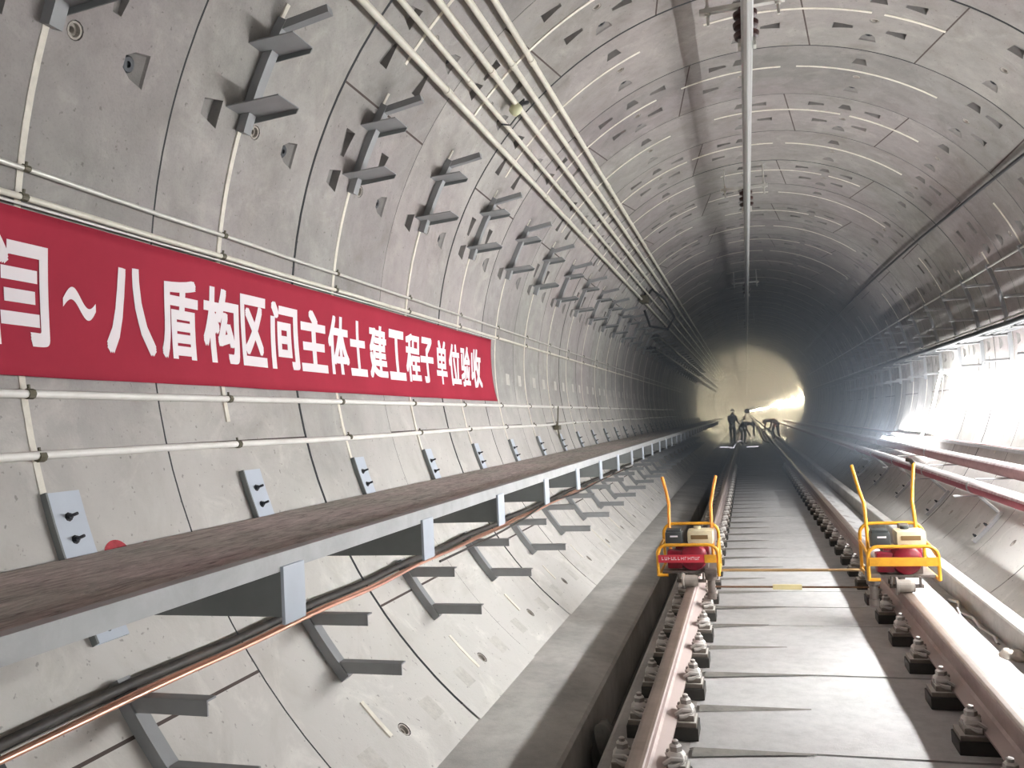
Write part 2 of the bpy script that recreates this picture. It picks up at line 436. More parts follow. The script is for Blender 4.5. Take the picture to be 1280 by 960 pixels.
        if k < 30:
            for n, f in (EVEN if k % 2 == 0 else ODD):
                if lo < (n+f)/2 < hi:
                    w = .14
                    vs = []
                    for q in range(9):
                        y = y0+(y1-y0)*q/8; a = n+(f-n)*q/8
                        vs += [W(a-w, y, rr-.0012), W(a+w, y, rr-.0012)]
                    b.add(vs, [(2*q, 2*q+1, 2*q+3, 2*q+2) for q in range(8)], M['gasket'])
    o = b.build(name, smooth=22)
    return structure(o)
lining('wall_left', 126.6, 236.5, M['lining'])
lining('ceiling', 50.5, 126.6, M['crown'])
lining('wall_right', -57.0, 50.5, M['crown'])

# embedded white channels, one per ring: arcs broken where they are not exposed
for k in range(-2, 56):
    y = C0+CP*k; rg = random.Random(100+k); b = B()
    for a0, a1 in ((146, 190.5 if k == 1 else 196), (107+rg.uniform(-2, 3), 141+rg.uniform(-3, 3)), (84, 103+rg.uniform(-3, 2)) if k % 2 else (70, 98),
                   (50+rg.uniform(-4, 4), 81) if k % 2 else (56+rg.uniform(-4, 4), 68), (222, 224.5+rg.uniform(0, 4)), (-26, 20+rg.uniform(0, 14))):
        b.arcband(a0, a1, R+.006, R-.0055, y-.014, y+.014, M['channel'])
    structure(b.build('trim_%d' % (k+3), smooth=40))

# ------------------------------------------------------------------ floor
b = B()
b.prism([(-1.9, -.6), (-1.9, -.24), (-1.72, -.255), (-1.45, -.28), (-1.235, -.315), (-1.215, -.33), (-1.21, -.75), (-1.9, -.9)], YB, YE, M['curb'])
b.prism([(-1.21, -.62), (-1.02, -.62), (-1.02, -.8), (-1.21, -.8)], YB, YE, M['gutter'])
b.prism([(-1.02, -.8), (-1.02, SLAB-.012), (-1.0, SLAB), (-.62, SLAB-.002), (-.62, -.8)], YB, YE, M['bedside'])
F0, FP = 3.65, .598                                      # rail fasteners
kf = -20
HAZE = .056
for k in range(kf, 160):
    y0 = F0+FP*k+.44; rg = random.Random(k)
    dz = rg.uniform(-.003, .003)
    b.prism([(-.62, -.5), (-.62, SLAB-.004), (-.60, SLAB+dz), (.6, SLAB+dz), (.82, SLAB+dz), (.82, -.5)], y0+.006, y0+FP-.006, M['bed'])
    b.prism([(-.62, -.5), (-.62, SLAB-.014), (.82, SLAB-.014), (.82, -.5)], y0-.006, y0+.006, M['gutter'])
    # sand wedge blown along the joint beside the left rail
    for q in range(1):
        w = rg.uniform(.2, .32)
        vs = [(-.60, y0-.115, SLAB+.0045), (-.60+w, y0-.06, SLAB+.0045), (-.60+w*1.9, y0-.016, SLAB+.0045), (-.60+w*1.9, y0, SLAB+.0045), (-.6, y0, SLAB+.0045),
              (-.60, y0-.05, SLAB+.014), (-.60+w*.8, y0-.02, SLAB+.010)]
        b.add(vs, [(0, 1, 6, 5), (1, 2, 3, 6), (5, 6, 3, 4)], M['sand'])
b.prism([(.80, -.5), (.80, -.15), (.805, -.085), (.83, -.072), (.95, -.10), (1.15, -.155), (1.15, -.8), (.80, -.8)], YB, YE, M['bed'])
for k in range(0, 30):                                   # darker round patches over each buried fastener
    y0 = F0+FP*k+.05; rg = random.Random(900+k); vs = [(.885, y0, -.0835)]; n = 12
    for q in range(n):
        rr = rg.uniform(.85, 1.1); x = .885+.045*rr*cos(2*pi*q/n); vs.append((x, y0+.075*rr*sin(2*pi*q/n), -.072-.028*(x-.83)/.12+.0022))
    b.add(vs, [(0, q+1, (q+1) % n+1) for q in range(n)], M['patch'])
b.prism([(1.15, -.8), (1.15, -.005), (1.16, .005), (1.25, .005), (1.262, -.005), (1.275, -.8)], YB, YE, M['curb'])
b.prism([(1.275, -.8), (1.275, -.32), (1.9, -.30), (1.9, -.8)], YB, YE, M['bedside'])
b.prism([(-.62, -.5), (-.62, SLAB), (.82, SLAB), (.82, -.5)], F0+FP*160+.44, YE, M['bed'])
structure(b.build('floor', smooth=25))
b = B(); b.lathe((TX, YE, TZ), (0, 1, 0), [(0, R+.05), (.3, R+.05)], M['lining'], 40); structure(b.build('wall_far', smooth=20))

# ------------------------------------------------------------------ rails and fasteners
def rail_poly(cx):
    h = .176
    P = [(.075, -h), (.075, -h+.012), (.02, -h+.031), (.0085, -h+.045), (.0085, -.052), (.02, -.043), (.0355, -.037), (.0365, -.012), (.032, -.004), (.02, 0), (0, .001)]
    full = P+[(-x, z) for x, z in reversed(P[:-1])]
    return [(cx+x, z) for x, z in full]
for s, nm in ((-1, 'left'), (1, 'right')):
    b = B(); poly = rail_poly(s*RAILX); k = len(poly)
    vs = [(x, YB, z) for x, z in poly]+[(x, YE, z) for x, z in poly]
    for i in range(k):
        z = (poly[i][1]+poly[(i+1) % k][1])/2
        b.add([vs[i], vs[(i+1) % k], vs[(i+1) % k+k], vs[i+k]], [(0, 1, 2, 3)], M['railtop'] if z > -.006 else M['rail'])
    o = b.build('steel_rail', smooth=35)
    tag(o, 'dusty steel running rail on the %s, %s' % (nm, 'beside the dark drain channel' if s < 0 else 'casting the long shadow on the bed'), 'rail', 'running rails')

def fastener_parts(root, both=True):
    off = 0 if both else -.06; wd = .35 if both else .255
    b = B(); b.box((off, 0, -.234), (wd, .165, .062), M['pad'], .006); b.build('pad', root)
    b = B(); b.box((off, 0, -.1905), (wd-.015, .145, .025), M['plate'], .006)
    for s in ((-1, 1) if both else (-1,)): b.box((s*.118, 0, -.165), (.08, .12, .032), M['plate'], .009)
    b.build('base_plate', root)
    for s in ((-1, 1) if both else (-1,)):
        b = B(); pts = []
        for t in range(25):                                   # spring clip bent like a W
            u = t/24*2-1
            x = .085+.058*abs(sin(u*pi*1.0))**.8*(1 if abs(u) < .99 else 1); y = u*.062
            z = -.135+.022*cos(u*pi)
            pts.append((s*x, y, z))
        b.tube(pts, .0125, M['clipsteel'], 7)
        b.tube([(s*.068, -.05, -.150), (s*.10, -.052, -.128), (s*.145, -.035, -.136)], .012, M['clipsteel'], 7)
        b.tube([(s*.068, .05, -.150), (s*.10, .052, -.128), (s*.145, .035, -.136)], .012, M['clipsteel'], 7)
        b.build('spring_clip', root, 60)
        b = B()
        b.lathe((s*.115, 0, -.15), (0, 0, 1), [(0, .042), (.024, .042), (.03, .038), (.042, .028)], M['clipsteel'], 14)
        b.lathe((s*.115, 0, -.11), (0, 0, 1), [(0, .028), (.022, .028), (.03, .02)], M['clipsteel'], 6)
        b.lathe((s*.115, 0, -.085), (0, 0, 1), [(0, .014), (.018, .014), (.022, .009)], M['clipsteel'], 8)
        b.build('bolt', root, 40)
first = None; nl = 0
for s, nm in ((-1, 'left'), (1, 'right')):
    cnt = 0; first = None
    for k in range(-2, 34):
        y = F0+FP*k; cnt += 1
        vis = k+1 if s < 0 else k+1
        if k < 0: lab = 'dusty rail fastener on the %s rail below the frame, closest to the camera' % nm; 
        if k < 0: continue
        if k < 24: lab = '%s dusty clip-and-bolt fastener along the %s rail, counting away from the camera' % (ORD[k], nm); g = 'fasteners along the %s rail' % nm
        else: lab = 'tiny distant clip-and-bolt fastener far along the %s rail in the gloom' % nm; g = 'distant fasteners of the %s rail' % nm
        if first is None:
            first = thing('rail_fastener', (s*RAILX, y, 0), lab, 'rail fastener', g); fastener_parts(first, s < 0)
        else: dup(first, (s*RAILX, y, 0), lab, g)

# ------------------------------------------------------------------ brackets on the left wall
G = M['grey']
def upper_bracket(root):
    y0 = 0
    def P(a, r=R): v = W(a, 0, r); return v
    b = B(); b.arcband(147.6, 160.0, R-.004, R-.05, -.03, .03, G); b.build('backbone', root, 40)
    tips = [((-2.40, 3.30), (-2.08, 3.355), .05, .018), ((-2.49, 3.21), (-2.21, 3.225), .19, .03), ((-2.60, 2.92), (-2.30, 2.935), .19, .03)]
    for (x0, z0), (x1, z1), w, h in tips:
        b = B(); yc = -.045
        d = Vector((x1-x0, 0, z1-z0)); n = Vector((-d.z, 0, d.x)).normalized()
        if w > .1:    # tray arm: wide flat plate with an upturned lip on the far edge
            a0 = Vector((x0-.05, 0, z0)); a1 = Vector((x1, 0, z1))
            for (ya, yb, hh, zo) in ((yc-w*.5, yc+w*.5, .006, 0),):
                b.add([a0+Vector((0, ya, 0)), a1+Vector((0, ya, 0)), a1+Vector((0, yb, 0)), a0+Vector((0, yb, 0)),
                       a0+Vector((0, ya, hh)), a1+Vector((0, ya, hh)), a1+Vector((0, yb, hh)), a0+Vector((0, yb, hh))],
                      [(0, 1, 2, 3), (7, 6, 5, 4), (0, 4, 5, 1), (1, 5, 6, 2), (2, 6, 7, 3), (3, 7, 4, 0)], G)
            c0 = a0+Vector((0, yc+w*.5-.006, -.028)); c1 = a1+Vector((-.015, yc+w*.5-.006, -.022))
            b.add([c0, c1, a1+Vector((0, yc+w*.5-.006, 0)), a0+Vector((0, yc+w*.5-.006, 0)), c0+Vector((0, .006, 0)), c1+Vector((0, .006, 0)), a1+Vector((0, yc+w*.5, 0)), a0+Vector((0, yc+w*.5, 0))],
                  [(0, 1, 2, 3), (7, 6, 5, 4), (0, 4, 5, 1), (1, 5, 6, 2), (2, 6, 7, 3), (3, 7, 4, 0)], M['darkgrey'])
        else:
            a0 = Vector((x0-.03, 0, z0)); a1 = Vector((x1, 0, z1))
            q = [a0, a1, a1+n*h*2.2, a0+n*h*2.2]
            b.add([v+Vector((0, -w/2, 0)) for v in q]+[v+Vector((0, w/2, 0)) for v in q], [(0, 1, 2, 3), (7, 6, 5, 4), (0, 4, 5, 1), (1, 5, 6, 2), (2, 6, 7, 3), (3, 7, 4, 0)], G)
        b.build('arm', root, 0)
def lower_bracket(root):
    b = B(); b.arcband(210.6, 219.4, R-.004, R-.05, -.03, .03, G); b.build('backbone', root, 40)
    for (x0, z0), (x1, z1) in (((-2.36, .442), (-2.01, .45)), ((-2.18, .222), (-1.85, .228))):
        b = B(); t = .007
        # angle iron: vertical leaf toward the camera, flat leaf on top
        b.box(((x0-.02+x1)/2, -.018, (z0+z1)/2-.002), (x1-x0+.02, t, .052), G)
        b.box(((x0-.02+x1)/2, .006, (z0+z1)/2+.021), (x1-x0+.02, .045, t), G)
        b.build('arm', root, 0)
def walkway_bracket(root):
    b = B(); b.arcband(195.8, 207.6, R-.004, R-.016, -.008, .15, M['lightgrey'])
    b.arcband(195.8, 207.6, R-.004, R-.03, -.016, -.008, M['darkgrey']); bp = b.build('back_plate', root, 40)
    for a in (197.8, 199.6, 206.6):
        b = B(); c = W(a, .07, R-.016); ax = W(a, .07, 0)-c
        b.lathe(c, ax, [(0, .017), (.003, .017), (.003, .011), (.013, .011), (.013, .006), (.042, .006)], M['bolt'], 8); b.build('bolt', root, 40)
    b = B()
    xw = wall_x(.90, -1)+.006; xb = wall_x(.735, -1)+.006
    q = [(xw, .885), (xb, .74), (-1.728, .74), (-1.728, .885)]
    b.prism(q, -.006, .006, M['darkgrey'])
    b.box(((xb-1.72)/2, .03, .744), (-1.73-xb, .07, .008), M['darkgrey'])
    b.build('web', root, 0)
    b = B(); b.box((-1.722, .055, .808), (.012, .13, .185), M['lightgrey'], .002); b.build('end_plate', root)
def series(name, maker, n, cat, group, fn, kmin=0):
    first = None
    for k in range(n):
        y = C0+CP*(k+kmin); lab, g = fn(k)
        if first is None: first = thing(name, (0, y, 0), lab, cat, g or group); maker(first)
        else: dup(first, (0, y, 0), lab, g or group)
def far_or(k, lim, near, far, gfar): return (near(k), None) if k < lim else (far, gfar)
series('cable_bracket', upper_bracket, 34, 'cable bracket', 'upper cable brackets on the left wall', lambda k: far_or(k, 18,
       lambda k: 'grey three-armed cable bracket, %s in the row high above the red banner' % ORD[k],
       'tiny distant three-armed cable bracket high on the dim left wall', 'distant upper cable brackets'))
series('cable_support', lower_bracket, 26, 'cable bracket', 'lower two-armed cable brackets', lambda k: far_or(k, 16,
       lambda k: 'grey two-armed bracket below the walkway, %s from the camera, under the copper cables' % ORD[k],
       'tiny distant two-armed bracket below the walkway in the gloom', 'distant lower brackets'))
series('walkway_bracket', walkway_bracket, 36, 'walkway bracket', 'brackets carrying the walkway', lambda k: far_or(k, 18,
       lambda k: 'pale steel bracket with bolted wall plate carrying the walkway, %s from the camera' % ORD[k],
       'tiny distant steel bracket under the far walkway', 'distant walkway brackets'))

# walkway
t = thing('walkway', (-2.15, 10, .9), 'long grey-brown cable walkway running along the left wall below the white pipes', 'walkway')
t.location = (0, 0, 0)
b = B(); n = 60
xi = wall_x(.89, -1)+.020
for i in range(n):
    y0 = YB+(64-YB)*i/n; y1 = YB+(64-YB)*(i+1)/n
    b.prism([(xi, .892), (-1.742, .892), (-1.742, .93), (xi, .93)], y0, y1, M['deck'], caps=(i in (0, n-1)))
b.build('deck', t, 0)
b = B(); b.prism([(-1.742, .885), (-1.728, .885), (-1.728, .945), (-1.775, .945), (-1.775, .932), (-1.742, .932)], YB, 64, M['fascia']); b.build('edge_angle', t, 0)

# ------------------------------------------------------------------ pipes and wires on the left wall
def wall_run(name, a, off, r, mat, y0, y1, label, cat, group=None, clip=None, clip_mat=None, step=CP, sag=0.0, seed=0, seglen=None, aw=0.0):
    rg = random.Random(seed); t = thing(name, (0, 0, 0), label, cat, group)
    b = B(); pts = []; n = int((y1-y0)/.6)
    for i in range(n+1):
        y = y0+(y1-y0)*i/n
        aa = a(y) if callable(a) else a
        aa += aw*sin(y*1.3+seed)+sag*abs(sin((y-C0)/CP*pi))
        pts.append(W(aa, y, R-off))
    b.tube(pts, r, mat, 8); b.build('run', t, 60)
    k = 0
    while clip and C0+step*k < min(y1, 30):
        y = C0+step*k; k += 1
        if y < y0: continue
        aa = a(y) if callable(a) else a
        bb = B()
        c = W(aa, y, R-off)
        if clip == 'collar': bb.lathe(c-Vector((0, .045, 0)), (0, 1, 0), [(0, r*1.02), (.002, r*1.22), (.088, r*1.22), (.09, r*1.02)], clip_mat, 10); nm = 'coupling'
        else:
            ax = (W(aa, y, 0)-W(aa, y, R)).normalized(); tg = Vector((-ax.z, 0, ax.x))
            bb.lathe(c-Vector((0, .014, 0)), (0, 1, 0), [(0, r*1.25), (.028, r*1.25)], clip_mat, 8)
            bb.tube([c-ax*(off-.002), c+tg*r*1.1, c+tg*(r*2.2)], .006, clip_mat, 5); nm = 'clip'
        bb.build(nm, t, 40)
    return t
for i, (a, lab) in enumerate(((140.4, 'lowest'), (137.0, 'second from the bottom'), (133.4, 'middle'), (130.2, 'second from the top'), (127.3, 'topmost'))):
    wall_run('conduit', a, .075, .023 if i not in (1,) else .019, M['pvc'], -6, 60, '%s of the five parallel cream conduits high on the left wall' % lab, 'conduit', 'five cream conduits high on the wall',
             'collar', M['pvc'], 2.9+.17*i, seed=i)
wall_run('thin_pipe', 170.9, .03, .011, M['galv'], -6, 34, 'thin galvanised pipe above the banner, the upper of two', 'pipe', 'two thin pipes above the banner', 'clip', M['clip'], sag=.12, seed=11)
wall_run('thin_pipe', 173.1, .03, .013, M['pvc'], -6, 34, 'thin cream pipe running just along the top edge of the banner', 'pipe', 'two thin pipes above the banner', 'clip', M['clip'], sag=.1, seed=12)
wall_run('white_pipe', 188.2, .03, .0155, M['whitepipe'], -6, 30, 'straight white pipe just below the red banner', 'pipe', 'white pipes below the banner', 'clip', M['clip'], seed=13)
wall_run('white_pipe', 193.05, .03, .0155, M['whitepipe'], -6, 30, 'white pipe midway between the banner and the walkway', 'pipe', 'white pipes below the banner', 'clip', M['clip'], seed=14, aw=.12)

# lower cables on the two-armed brackets
def loose(name, pts, r, mat, label, cat, group=None, n=8, sub=6):
    P = [Vector(p) for p in pts]; out = []
    for i in range(len(P)-1):                                 # Catmull-Rom
        p0, p1, p2, p3 = P[max(i-1, 0)], P[i], P[i+1], P[min(i+2, len(P)-1)]
        for q in range(sub):
            t = q/sub
            out.append(.5*((2*p1)+(p2-p0)*t+(2*p0-5*p1+4*p2-p3)*t*t+(3*p1-p0-3*p2+p3)*t**3))
    out.append(P[-1])
    b = B(); b.tube(out, r, mat, n)
    return tag(b.build(name, smooth=60), label, cat, group)
zc = .45+.004+.025
ys = [C0+CP*k for k in range(-6, 20)]
def arm_path(dx, r, wob, seed, upto):
    rg = random.Random(seed); out = []
    for y in ys:
        if y > upto: break
        w = rg.uniform(-wob, wob) if y > 4 else 0
        out.append((dx+w, y, .479+r))
        out.append((dx+w*.5, y+CP/2, .479+r-rg.uniform(.004, .012)))
    return out
loose('copper_cable', arm_path(-2.245, .009, .012, 3, 14), .009, M['copper'], 'shiny bare copper cable below the walkway, the outer of the pair', 'cable', 'bare copper cables')
loose('copper_cable', arm_path(-2.275, .009, .014, 5, 10), .009, M['copper'], 'shiny bare copper cable below the walkway, between its twin and the black cable', 'cable', 'bare copper cables')
loose('black_cable', arm_path(-2.335, .02, .008, 6, 30), .02, M['blackrub'], 'thick dusty black cable beside the copper pair below the walkway', 'cable')
loose('thin_cable', [(-2.16, 4.9, .485), (-2.12, 5.95, .50), (-2.2, 7.14, .485), (-2.26, 8.3, .50), (-2.2, 9.5, .485), (-2.24, 11.9, .485), (-2.2, 14.3, .485)], .008, M['blackrub'],
      'thin dark cable wandering along the middle lower brackets', 'cable')

# ------------------------------------------------------------------ banner with lettering
BR = R-.052
def banner_off(y, a):
    return .004*sin(y*4.1)+.003*sin(y*9.3+a*.3)
t = thing('banner', (0, 0, 0), 'long red cloth banner with white characters hung along the left wall', 'banner')
A0, A1 = 174.1, 186.8; YB0, YB1 = .4, 8.02
b = B(); NY, NA = 150, 14; vs = []; fs = []
for i in range(NY+1):
    for j in range(NA+1):
        u = i/NY; v = j/NA
        a = A0+(A1-A0)*v; y = YB0+(YB1-YB0)*u+(.11*v*v*u**12)
        a += .55*u*v
        vs.append(W(a, y, BR-banner_off(y, a)))
for i in range(NY):
    for j in range(NA):
        q = i*(NA+1)+j; fs.append((q, q+1, q+NA+2, q+NA+1))
b.add(vs, fs, M['red']); o = b.build('cloth', t, 60)
md = o.modifiers.new('thickness', 'SOLIDIFY'); md.thickness = .0015; md.offset = 0
b = B(); b.tube([W(173.75, y, BR+.004) for y in [YB0+.6*i for i in range(14)]], .005, M['whitepipe'], 6); b.build('hanging_cord', t, 60)
CH = [('闫', 2.225, 2.48), ('~', 2.55, 2.72), ('八', 2.77, 3.05), ('盾', 3.09, 3.35), ('构', 3.39, 3.68), ('区', 3.695, 3.93), ('间', 3.98, 4.27), ('主', 4.29, 4.60),
      ('体', 4.62, 4.89), ('土', 4.90, 5.14), ('建', 5.19, 5.50), ('工', 5.53, 5.82), ('程', 5.84, 6.13), ('子', 6.14, 6.40), ('单', 6.46, 6.73), ('位', 6.79, 7.08),
      ('验', 7.10, 7.37), ('收', 7.40, 7.69)]
texts = []
for ch, y0, y1 in CH:
    cu = bpy.data.curves.new('character', 'FONT'); cu.body = ch; cu.size = 1
    cu.resolution_u = 4; cu.fill_mode = 'FRONT'
    ob = bpy.data.objects.new('character', cu); COL.objects.link(ob); texts.append(ob)
bpy.context.view_layer.update(); dg = bpy.context.evaluated_depsgraph_get()
for (ch, y0, y1), ob in zip(CH, texts):
    me = bpy.data.meshes.new_from_object(ob.evaluated_get(dg))
    bpy.data.objects.remove(ob)
    if not len(me.vertices): continue
    bm = bmesh.new(); bm.from_mesh(me)
    xs = [v.co.x for v in bm.verts]; zs = [v.co.y for v in bm.verts]
    x0, x1, z0, z1 = min(xs), max(xs), min(zs), max(zs)
    for q in range(1, 5):                                     # cut into bands so the strokes follow the cloth
        zz = z0+(z1-z0)*q/5
        bmesh.ops.bisect_plane(bm, geom=bm.verts[:]+bm.edges[:]+bm.faces[:], plane_co=(0, zz, 0), plane_no=(0, 1, 0))
    for q in range(1, 4):
        xx = x0+(x1-x0)*q/4
        bmesh.ops.bisect_plane(bm, geom=bm.verts[:]+bm.edges[:]+bm.faces[:], plane_co=(xx, 0, 0), plane_no=(1, 0, 0))
    bm.verts.index_update()
    flat = [(v.co.x, v.co.y) for v in bm.verts]; fcs = [[v.index for v in f.verts] for f in bm.faces]; bm.free()
    at, ab = (176.55, 184.45)
    if ch == '~': at, ab = 179.5, 181.7
    if ch == '闫': at, ab = 176.2, 184.6
    bx, bz = (.032, .026) if ch != '~' else (.05, .045)
    b = B(); n = 0
    for dx in (-1, 0, 1):                                     # thick brush weight
        for dz in (-1, 0, 1):
            vs = []
            for x, z in flat:
                u = (x+dx*bx-x0+bx)/(x1-x0+2*bx); v = (z+dz*bz-z0+bz)/(z1-z0+2*bz)
                y = y0+u*(y1-y0); a = ab+v*(at-ab)+.3*(y-YB0)/(YB1-YB0)
                vs.append(W(a, y, BR-banner_off(y, a)-.0035-.00004*n))
            n += 1; b.add(vs, fcs, M['white'])
    if ch == '~':
        b = B(); vs = []; n = 24
        for q in range(n+1):
            u = q/n; y = y0+u*(y1-y0); v = .5+.36*sin(2*pi*(u-.02)); th = .20*(.8+.5*sin(pi*u))
            for sg in (-1, 1):
                a = at+(1-v)*(ab-at)+sg*th*(ab-at)+.3*(y-YB0)/(YB1-YB0)
                vs.append(W(a, y, BR-banner_off(y, a)-.004))
        b.add(vs, [(2*q, 2*q+1, 2*q+3, 2*q+2) for q in range(n)], M['white'])
    b.build('character', t, 0)

# ------------------------------------------------------------------ overhead conductor rail
CX, CZ = -.085, 3.95
t = thing('conductor_rail', (0, 0, 0), 'bright aluminium overhead conductor rail running under the crown of the tunnel', 'conductor rail')
b = B()
prof = [(-.0425, .11), (-.0425, .102), (-.012, .098), (-.02, .06), (-.028, .03), (-.012, .0), (-.006, -.006), (.006, -.006), (.012, .0), (.028, .03), (.02, .06), (.012, .098), (.0425, .102), (.0425, .11)]
b.prism([(CX+x, CZ+z) for x, z in prof], YB, 140, M['alu']); b.build('profile', t, 20)
for y in (4.2, 13.4, 25.4):
    b = B()
    for s in (-1, 1): b.box((CX+s*.024, y, CZ+.05), (.012, .4, .05), M['alu'], .003)
    b.build('splice_joint', t)
def hanger(root):
    b = B(); b.box((CX-.02, 0, 4.36), (.62, .05, .035), M['galv'], .004); b.build('cross_beam', root)
    for dx in (-.27, .24):
        z1 = TZ+sqrt(R*R-(CX+dx-TX)**2)-.004
        b = B(); b.tube([(CX+dx, 0, 4.25), (CX+dx, 0, z1)], .011, M['galv'], 8)
        for z in (4.335, 4.385): b.lathe((CX+dx, 0, z-.01), (0, 0, 1), [(0, .022), (.02, .022)], M['galv'], 6)
        b.build('threaded_rod', root, 40)
    b = B(); b.lathe((CX, 0, 4.09), (0, 0, 1), [(0, .04), (.02, .085), (.05, .095), (.06, .05), (.09, .05), (.10, .09), (.13, .095), (.14, .05), (.17, .05), (.18, .085), (.21, .09), (.225, .05), (.25, .05)], M['insul'], 20)
    b.build('insulator', root, 40)
    b = B(); b.box((CX, 0, 4.075), (.13, .09, .035), M['galv'], .006)
    for s in (-1, 1): b.box((CX+s*.055, 0, 4.052), (.022, .08, .04), M['galv'], .004)
    b.build('rail_clamp', root)
h0 = None
for i, (y, lab) in enumerate(((6.35, 'conductor rail hanger with dark insulator near the top of the photo'), (11.6, 'conductor rail hanger with dark insulator, second one along the crown'),
                              (20.2, 'conductor rail hanger with pale cross beam where the crown turns dark'), (28.5, 'far conductor rail hanger, last before the lit end'))):
    if h0 is None: h0 = thing('conductor_hanger', (0, y, 0), lab, 'hanger', 'conductor rail hangers'); hanger(h0)
    else: dup(h0, (0, y, 0), lab)

# ------------------------------------------------------------------ trolleys: engine machines on the rails
def machine(x, y, label, left, group):
    t = thing('rail_machine', (x, y, 0), label, 'machine', group)
    YL = M['yellow']
    def hoop(yc, x0, x1, z0, z1, r, rad, mat):
        pts = [(x0, yc, z0)]; c = rad
        for q in range(7):
            a = pi-q*pi/12; pts.append((x0+c+c*cos(a), yc, z1-c+c*sin(a)))
        for q in range(7):
            a = pi/2-q*pi/12; pts.append((x1-c+c*cos(a), yc, z1-c+c*sin(a)))
        pts.append((x1, yc, z0)); b.tube(pts, r, mat, 8)
    # y = 0 is the near face
    b = B(); hoop(0, -.235, .22, .09, .325, .0125, .07, YL); hoop(.46, -.225, .215, .09, .43, .0125, .08, YL)
    for s in (-.23, .217):
        b.tube([(s, 0, .095), (s, .46, .095)], .0125, YL, 8); b.tube([(s, 0, .25), (s, .23, .29), (s, .46, .30)], .0115, YL, 8)
    b.tube([(-.235, 0, .095), (-.16, 0, .095)], .012, YL, 8); b.tube([(-.225, .46, .095), (.215, .46, .095)], .012, YL, 8)
    b.build('frame', t, 50)
    b = B(); b.box((-.008, -.014, .222), (.44, .008, .06), YL if not left else M['labelred'], .002)
    o = b.build('front_bar', t)
    if left:
        b = B(); b.box((.165, -.02, .222), (.09, .006, .061), YL, .002)
        b.build('bar_end', o)
        # a line of small worn white lettering, too blurred to read in the photo
        b = B(); rg = random.Random(4); xx = -.20
        while xx < .09:
            w = rg.uniform(.010, .018)
            b.box((xx, -.0195, .225), (.003, .002, .024), M['white']); b.box((xx+w*.5, -.0195, .225+rg.choice((-.009, 0, .009))), (w, .002, .004), M['white'])
            if rg.random() < .6: b.box((xx+w, -.0195, .225), (.003, .002, .024), M['white'])
            xx += w+.011
        b.build('lettering', o, 0)
    hb = M['orange'] if left else YL
    top = .80 if left else .86
    for s, dx, ex in ((-1, -.175, -.055), (1, .165, .05)):
        b = B(); pts = [(dx, .44, .18), (dx, .455, .43), (dx, .48, .52), (dx+(.0 if s < 0 else .0), .52, .58), (dx+ex*.4, .58, .68), (dx+ex, .64, top)]
        b.tube(pts, .0135, hb, 8); h = b.build('handle', t, 60)
        if not left and s > 0:
            b = B(); b.tube([(dx+ex, .64, top-.005), (dx+ex-.012, .66, top+.02), (dx+ex-.04, .68, top+.03)], .018, M['grip'], 8); b.build('grip', h, 60)
    b = B(); b.box((0, .25, .105), (.42, .36, .02), M['engine'], .004); b.box((0.02, .24, .16), (.24, .26, .10), M['engine'], .02)
    for q in range(6): b.box((-.03, .235, .20+.014*q), (.16, .2, .006), M['engine'])
    b.build('engine_block', t)
    b = B()                                                   # recoil starter cover: rounded red drum facing the near side
    b.lathe((.03, .14, .215), (0, -1, 0), [(0, .105), (.05, .105), (.075, .095), (.09, .07), (.095, .03)], M['engred'], 22)
    b.box((-.11, .12, .20), (.12, .10, .14), M['engred'], .02); b.box((.02, .2, .235), (.26, .1, .12), M['engred'], .02)
    b.build('engine_cover', t, 35)
    b = B(); b.box((.085, .26, .355), (.20, .20, .11), M['cream'], .03); tk = b.build('fuel_tank', t, 40)
    b = B(); b.lathe((.06, .28, .408), (0, 0, 1), [(0, .028), (.012, .03), (.022, .03), (.024, .024)], M['cream'] if left else M['filter'], 14); b.build('tank_cap', tk, 40)
    b = B(); b.box((.08, .158, .36), (.13, .004, .032), M['brown'], .001); b.build('tank_label', tk)
    b = B(); b.box((-.12, .22, .345), (.13, .15, .12), M['filter'], .022); b.box((-.12, .22, .41), (.11, .13, .02), M['filter'], .008)
    f = b.build('air_cleaner', t, 40)
    b = B(); b.box((-.115, .143, .37), (.06, .003, .012), M['white'], .001); b.build('sticker', f)
    if not left:
        b = B(); b.box((.07, .40, .40), (.07, .07, .07), M['engine'], .012); b.box((.07, .362, .40), (.035, .005, .035), M['filter'], .003); b.build('muffler', t)
    for yy in (.03, .43):
        b = B()
        b.lathe((-.06, yy, .046), (1, 0, 0), [(0, .062), (.014, .062), (.018, .045), (.085, .045), (.1, .045), (.106, .04), (.12, .04)], M['wheel'], 22)
        b.tube([(-.1, yy, .046), (.12, yy, .046)], .014, M['engine'], 8)
        for xx in (-.085, .1): b.box((xx, yy, .075), (.012, .05, .07), M['engine'], .003)
        b.build('flanged_wheel', t, 40)
    b = B()                                                   # gearbox and drive socket beside the rail
    gx = .155 if left else -.2
    b.lathe((gx, .08, .10), (0, 0, -1), [(0, .045), (.05, .045), (.06, .03), (.15, .03), (.155, .036), (.2, .036)], M['engine'], 14)
    b.box((gx, .1, .10), (.09, .12, .06), M['engine'], .012); b.build('drive_socket', t, 40)
    return t
machine(-.755, 6.52, 'yellow-framed engine machine with red label bar and orange handles on the left rail', True, 'engine machines on the rails')
machine(.735, 6.35, 'yellow-framed engine machine with plain yellow bar standing on the right rail', False, 'engine machines on the rails')
t = thing('gauge_rod', (0, 6.62, 0), 'thin dark rod with cream middle sleeve spanning between the two machines', 'rod', 'rods joining the machines')
b = B(); b.tube([(-.62, 0, -.012), (.60, 0, -.012)], .0075, M['rod'], 8); b.build('rod', t, 50)
